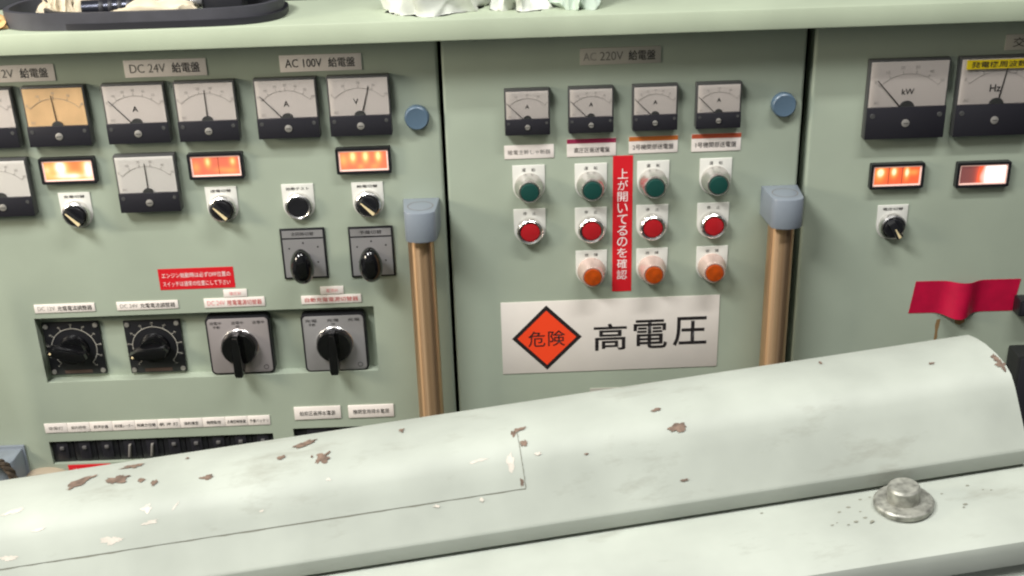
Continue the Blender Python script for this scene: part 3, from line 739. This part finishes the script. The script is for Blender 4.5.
def crumple(name, m, u, d, sx, sy, h, seed, label, cat, z=SZ, rough=.5, freq=1.7, cut=-.15):
    """A crumpled heap of cloth: folded all over, flat underneath."""
    t = bmesh.new(); bmesh.ops.create_icosphere(t, subdivisions=6, radius=1.0)
    off = Vector((seed * 7.3, seed * 3.1, seed * 1.7))
    for v in t.verts:
        n = v.co.normalized(); q = Vector((n.x * freq, n.y * freq * .8, n.z * freq * .7)) + off
        w = noise.noise(q * .6)
        q2 = q + Vector((w, -w, w * .5)) * 1.1
        rg = 1 - abs(noise.noise(q2)) * 2.4              # broad pleats meeting in creases
        rg2 = 1 - abs(noise.noise(q2 * 1.9 + Vector((9, w, 4)))) * 2.2
        k = 1 + rough * (.75 * rg + .22 * rg2 - .5) + w * .5
        p = n * k
        p.z = max(p.z, cut)
        v.co = Vector((p.x * sx / 1000, p.y * sy / 1000, (p.z - cut) * h / 1000))
    bmesh.ops.recalc_face_normals(t, faces=t.faces)
    mb = MB(); mb.merge(t)
    o = mb.build(name, M[m], None, Vector((u / 1000, -d / 1000, PZ + z / 1000)), smooth=60)
    return tag(o, label, cat)
crumple('crumpled_rag', 'rag', -405, -14, 20, 15, 22, 2, 'cream rag in the left end of the belt loop', 'rag')
crumple('crumpled_rag', 'rag', -366, -12, 22, 14, 30, 5, 'tall cream rag in the middle of the belt loop', 'rag')
crumple('crumpled_rag', 'rag', -303, 21, 36, 6, 15, 9, 'flat cream rag in front of the torch inside the belt loop', 'rag')
crumple('tan_rag', 'tan', -458, 10, 24, 18, 9, 4, 'small tan rag on the shelf at the photo\'s left edge', 'rag')
crumple('white_cloth', 'cloth', -62, -8, 44, 30, 46, 12, 'large white cotton cloth bunched on the shelf, over the left seam', 'cloth', rough=.45, freq=1.5)
crumple('white_cloth', 'cloth', 13, -10, 29, 26, 40, 16, 'white cloth with a dark fold on the shelf, right of the largest cloth', 'cloth', rough=.5, freq=1.5)
crumple('mint_cloth', 'cloth_green', 63, -6, 22, 24, 36, 23, 'pale mint cloth at the right end of the cloth heap', 'cloth', rough=.5, freq=1.3)
tc = thing('torch', 'dark metal torch lying inside the belt loop', 'torch', -322, SZ, None, -5); tc.rotation_euler.z = math.radians(9)
def axial(prof, x0, n=32):
    m = MB().lathe([(r, d) for r, d in prof], n); m.bm.transform(Matrix.Rotation(math.radians(90), 4, 'Z')); return m
tb = axial([(0, 0), (8, 0), (8, 74), (12, 86), (12, 104), (0, 104)], 0)
tb.bm.transform(Matrix.Translation((-.055, 0, .0125))); tb.build('torch_body', M['torch'], tc)
tr_ = MB()
for x in (-40, -32, -24, -16):
    a = axial([(8.4, 0), (8.8, 1), (8.8, 3), (8.4, 4)], 0); a.bm.transform(Matrix.Translation((x / 1000, 0, .0125))); tr_.merge(a.bm)
tr_.build('grip_rings', M['rubber_dark'], tc)
hh = axial([(12.4, 0), (13, 2), (13, 8), (12.4, 10)], 0); hh.bm.transform(Matrix.Translation((.04, 0, .0125))); hh.build('lens_bezel', M['chrome'], tc)
cb = thing('instrument_case', 'low dark case standing behind the belt on the shelf', 'case', -300, SZ, None, -74)
MB().box(-330, 216, -80, 0, 0, 62, bev=3).build('case_body', M['case_dark'], cb)
MB().box(-331, 217, -81, 1, 44, 47, bev=.6).build('lid_seam', M['rubber_dark'], cb)
pk = thing('battery_pack', 'black block lying in the right part of the belt loop', 'battery', -255, SZ, None, -18)
MB().box(-20, 20, -14, 14, 0, 30, bev=3).build('pack_body', M['rubber_dark'], pk); MB().box(-12, 12, -8, 8, 30, 33, bev=1).build('pack_terminal', M['band'], pk)

# ------------------------------------------------------------------ the machine in front of the panel
yw, tl = math.radians(4), math.radians(5)
Lx = Vector((math.cos(yw) * math.cos(tl), math.sin(yw) * math.cos(tl), math.sin(tl)))
By = Vector((-math.sin(yw), math.cos(yw), 0)); Uz = Lx.cross(By)
mc = bpy.data.objects.new('machine_cover', None); COL.objects.link(mc)
mc.matrix_world = Matrix(((Lx.x, By.x, Uz.x, .30477), (Lx.y, By.y, Uz.y, -.36941), (Lx.z, By.z, Uz.z, PZ + .11662), (0, 0, 0, 1)))
tag(mc, 'large pale green machine cover sloping across the front, paint chipped', 'machine')
PROF = [(0, 0), (-12, 3.2), (-24, 5.2), (-40, 5.8), (-52, 4.6), (-60, 1.5), (-66, -4.5), (-71, -12), (-81, -27.5), (-87.4, -36.0)]
ARC = [0]
for a, b in zip(PROF, PROF[1:]): ARC.append(ARC[-1] + math.hypot(b[0] - a[0], b[1] - a[1]))
def surf(s, w, lift=0.0):
    """Point of the cover's outer skin: s along it (mm, 0 = right end), w down across it from the rear edge."""
    i = 0
    while i < len(ARC) - 2 and w > ARC[i + 1]: i += 1
    f = (w - ARC[i]) / (ARC[i + 1] - ARC[i]); a, b = PROF[i], PROF[i + 1]
    dx, dz = b[0] - a[0], b[1] - a[1]; l = math.hypot(dx, dz); n = (dz / l, -dx / l)
    return Vector((s / 1000, (a[0] + dx * f + n[0] * lift) / 1000, (a[1] + dz * f + n[1] * lift) / 1000))
def sweep(outline, s0, s1, steps=1, jitter=None):
    t = bmesh.new(); rings = []
    for k in range(steps + 1):
        s = s0 + (s1 - s0) * k / steps
        rings.append([t.verts.new((s / 1000, b / 1000, u / 1000)) for b, u in outline])
    n = len(outline)
    for a, b in zip(rings, rings[1:]):
        for i in range(n): t.faces.new((a[i], a[(i + 1) % n], b[(i + 1) % n], b[i]))
    t.faces.new(rings[0]); t.faces.new(rings[-1])
    bmesh.ops.recalc_face_normals(t, faces=t.faces)
    mb = MB(); mb.merge(t); return mb
skin = [(4, -52), (4, -4), (2.6, -1.2)] + PROF + [(-88.3, -37.4), (-88.5, -38.4), (-86.9, -48.6), (-80, -48.8), (-80, -52)]
sweep(skin, -1150, 0).build('cover_skin', M['lid_paint'], mc, smooth=28)
fl = [(-78, -51.5), (-114.5, -51.5), (-117, -52), (-147, -55), (-150.5, -57), (-152, -61), (-152, -72), (-149, -74), (-149, -80), (-152, -82), (-152, -150), (-78, -150)]
sweep(fl, -1150, 420).build('base_flange', M['lid_paint'], mc, smooth=28)
sweep([(3, -52.2), (-77.8, -52.2), (-77.8, -150.2), (-140, -150.2), (-140, -1240), (3, -1240)], -1140, -4).build('machine_body', M['lid_paint'], mc, smooth=28)
# plate let into the sloped face: a raised sheet with a grimy outline
pl = bmesh.new(); ws_ = [46.2, 52.7, 61.2, 69.7, 78.7, 85.8]
lo = [[pl.verts.new(surf(s, w, .05)) for w in ws_] for s in (-1148, -317)]
hi = [[pl.verts.new(surf(s, w, .4)) for w in ws_] for s in (-1148, -317)]
for i in range(len(ws_) - 1): pl.faces.new((hi[0][i], hi[0][i + 1], hi[1][i + 1], hi[1][i]))
pl.faces.new((lo[1][0], *hi[1], *lo[1][:0:-1])); pl.faces.new((lo[0][0], *hi[0], *lo[0][:0:-1]))
pl.faces.new((lo[0][-1], hi[0][-1], hi[1][-1], lo[1][-1])); pl.faces.new((lo[0][0], hi[0][0], hi[1][0], lo[1][0]))
bmesh.ops.recalc_face_normals(pl, faces=pl.faces)
mb = MB(); mb.merge(pl); mb.build('inset_plate', M['lid_paint'], mc, smooth=30)
gv = bmesh.new()
def strip(points_a, points_b):
    A = [gv.verts.new(p) for p in points_a]; B = [gv.verts.new(p) for p in points_b]
    for i in range(len(A) - 1): gv.faces.new((A[i], A[i + 1], B[i + 1], B[i]))
random.seed(3)
xs = [-1148 + 831 * i / 120 for i in range(121)]
jw = [random.uniform(.35, 1.0) for _ in xs]
strip([surf(s, 85.8, .12) for s in xs], [surf(s, 85.8 + j, .12) for s, j in zip(xs, jw)])
wsq = [46 + 40 * i / 30 for i in range(31)]; jw = [random.uniform(.3, .9) for _ in wsq]
strip([surf(-317, w, .12) for w in wsq], [surf(-317 + j, w, .12) for w, j in zip(wsq, jw)])
mb = MB(); mb.merge(gv); mb.build('plate_groove', M['groove'], mc, smooth=0)
CHIPS = [(-597.3, 26.3, 16.6, 5.1, 25), (-571.9, 31.2, 15.3, 5.7, 0), (-566.5, 14.1, 13.0, 3.3, 0), (-556.1, 36.6, 4.4, 3.2, 0), (-547.0, 41.9, 3.8, 3.2, 0), (-514.2, 44.9, 7.5, 2.5, 0), (-531.1, 14.0, 2.6, 1.6, 0), (-467.3, 34.8, 4.5, 2.6, 0), (-454.8, 20.8, 13.0, 4.5, 15), (-440.9, 42.4, 10.8, 6.3, 20), (-447.7, 39.5, 1.3, 1.9, 0), (-390.2, 22.4, 3.9, 3.3, 0), (-314.5, 44.4, 10.8, 1.9, 8), (-313.7, 57.5, 5.7, 5.0, 0), (-318.7, 82.0, 2.5, 4.4, 0), (-318.8, 47.7, 3.2, 3.8, 0), (-226.6, 45.1, 6.4, 1.9, 8), (-217.0, 62.4, 9.4, 5.7, 0), (-276.5, 70.6, 2.5, 1.2, 0), (-218.2, 95.7, 5.6, 1.4, 0), (-108.7, 13.7, 2.0, 3.3, 0), (-3.4, 44.6, 4.5, 4.5, 0), (-3.2, 53.0, 5.0, 5.1, 0), (-43.6, 40.7, 3.2, 1.3, 0)]
SCR = [(-571.8, 78.8, 13, 5, 0), (-550.1, 63.1, 5.5, 4.3, 0), (-547.8, 71.5, 10.4, 2.2, 8), (-616.6, 65.8, 8.6, 2.2, 8), (-633.9, 49.6, 10.6, 2.5, 8), (-531.9, 63.8, 6.2, 1.0, 45), (-635.2, 80.0, 11.0, 3.5, 0), (-324.2, 69.0, 4.2, 10.5, 0), (-343.1, 64.6, 10.6, 1.6, 8), (-344.7, 88.6, 2.6, 2.7, 0), (-372.8, 88.3, 4.3, 1.6, 0), (-437, 62, 2.6, 1.6, 0), (-480, 75, 3, 1.4, 20), (-306, 66, 4.6, 1.8, 0)]
def blobs(lst, seed, lift, name, m):
    random.seed(seed); t = bmesh.new()
    for (s, w, a, b, ang) in lst:
        k = 1.75 if w < 55 else 1.05
        n = 40; ph = random.uniform(0, 20); c, sn = math.cos(math.radians(ang)), math.sin(math.radians(ang))
        ctr = t.verts.new(surf(s, w, lift)); P = []
        for i in range(n):
            th = 2 * math.pi * i / n
            q = .46 * (1 + .8 * noise.noise(Vector((math.cos(th) * 1.7 + ph, math.sin(th) * 1.7, ph))) + .55 * noise.noise(Vector((math.cos(th) * 4.3, math.sin(th) * 4.3 + ph, ph))) + random.uniform(-.1, .1))
            x, y = a * q * math.cos(th), b * q * math.sin(th)
            x, y = x * c - y * sn, x * sn + y * c
            P.append(t.verts.new(surf(min(s + x, 0), min(max(w - y * k, .2), 106), lift)))
        for i in range(n): t.faces.new((ctr, P[i], P[(i + 1) % n]))
    bmesh.ops.recalc_face_normals(t, faces=t.faces)
    mb = MB(); mb.merge(t); o = mb.build(name, M[m], mc, smooth=0); return o
blobs(CHIPS, 5, .6, 'paint_chips', 'chip')
blobs(SCR, 11, .55, 'paint_scratches', 'scratch')
# bolt with washer on the flange
def upright(prof, n, six=False):
    t = MB().lathe(prof, n); t.bm.transform(Matrix.Rotation(math.radians(-90), 4, 'X')); return t
def onflange(mb, s, b): mb.bm.transform(Matrix.Translation((s / 1000, b / 1000, -.0515))); return mb
BS, BB = -88, -106
bo = onflange(upright([(9, 4), (9.8, 4.2), (9.8, 13.2), (8.6, 14.6), (0, 14.8)], 24), BS, BB).build('bolt_head', M['bolt'], mc)
onflange(upright([(17.6, 0), (18, 1), (18, 3.4), (17, 4.4), (9.2, 4.4)], 40), BS, BB).build('washer', M['bolt'], bo)
random.seed(21); dirt = bmesh.new()
for _ in range(34):
    s, b = random.gauss(-88, 34), random.uniform(-118, -91)
    if math.hypot(s - BS, b - BB) < 19: continue
    q = random.uniform(.3, 1.0); ph = random.uniform(0, 9)
    P = [dirt.verts.new(((s + 1.6 * q * math.cos(a) * (1 + .5 * noise.noise(Vector((a, ph, 0))))) / 1000, (b + q * math.sin(a)) / 1000, -.05135)) for a in [2 * math.pi * i / 9 for i in range(9)]]
    dirt.faces.new(P)
mb = MB(); mb.merge(dirt); mb.build('flange_grime', M['groove'], mc, smooth=0)

# ------------------------------------------------------------------ light
def area(name, loc, target, sx, sy, power, c):
    l = bpy.data.lights.new(name, 'AREA'); l.shape = 'RECTANGLE'; l.size = sx; l.size_y = sy; l.energy = power; l.color = c
    o = bpy.data.objects.new(name, l); COL.objects.link(o); o.location = loc
    o.rotation_euler = (Vector(target) - Vector(loc)).to_track_quat('-Z', 'Y').to_euler(); return o
area('ceiling_tube_light', (0.42, -.66, 2.7), (0.42, -.52, 1.2), .8, .08, 17, (1, .99, .95))
area('rear_ceiling_light', (-.85, -1.0, 2.72), (-.25, -.3, 1.3), .7, .3, 36, (1, .99, .96))
area('left_lamp_light', (-1.35, -.55, 1.75), (-.5, 0, 1.15), .3, .3, 11, (1, .90, .72))
w = bpy.data.worlds.new('world'); scene.world = w; w.use_nodes = True
w.node_tree.nodes['Background'].inputs['Color'].default_value = (.82, .83, .82, 1)
w.node_tree.nodes['Background'].inputs['Strength'].default_value = 0.22

# ------------------------------------------------------------------ camera
cam = bpy.data.cameras.new('camera'); co = bpy.data.objects.new('camera', cam); COL.objects.link(co)
cam.sensor_width = 36.0; cam.lens = 1200 / 1024 * 36.0; cam.clip_start = .01
cp, sp = math.cos(math.radians(24)), math.sin(math.radians(24)); cr, sr = math.cos(math.radians(-1.73)), math.sin(math.radians(-1.73))
R = Matrix.Rotation(math.radians(-1), 3, 'Z')
fw = R @ Vector((0, cp, -sp)); up0 = Vector((0, sp, cp)); r0 = Vector((1, 0, 0))
rr = R @ (cr * r0 + sr * up0); uu = R @ (-sr * r0 + cr * up0)
loc = -1.2 * fw + Vector((0, 0, PZ))
co.matrix_world = Matrix(((rr.x, uu.x, -fw.x, loc.x), (rr.y, uu.y, -fw.y, loc.y), (rr.z, uu.z, -fw.z, loc.z), (0, 0, 0, 1)))
scene.camera = co
scene.cycles.filter_width = 2.2      # the photograph's softness
vs = scene.view_settings; vs.view_transform = 'Standard'; vs.look = 'None'; vs.exposure = 0.0; vs.gamma = 1.0; vs.use_curve_mapping = False
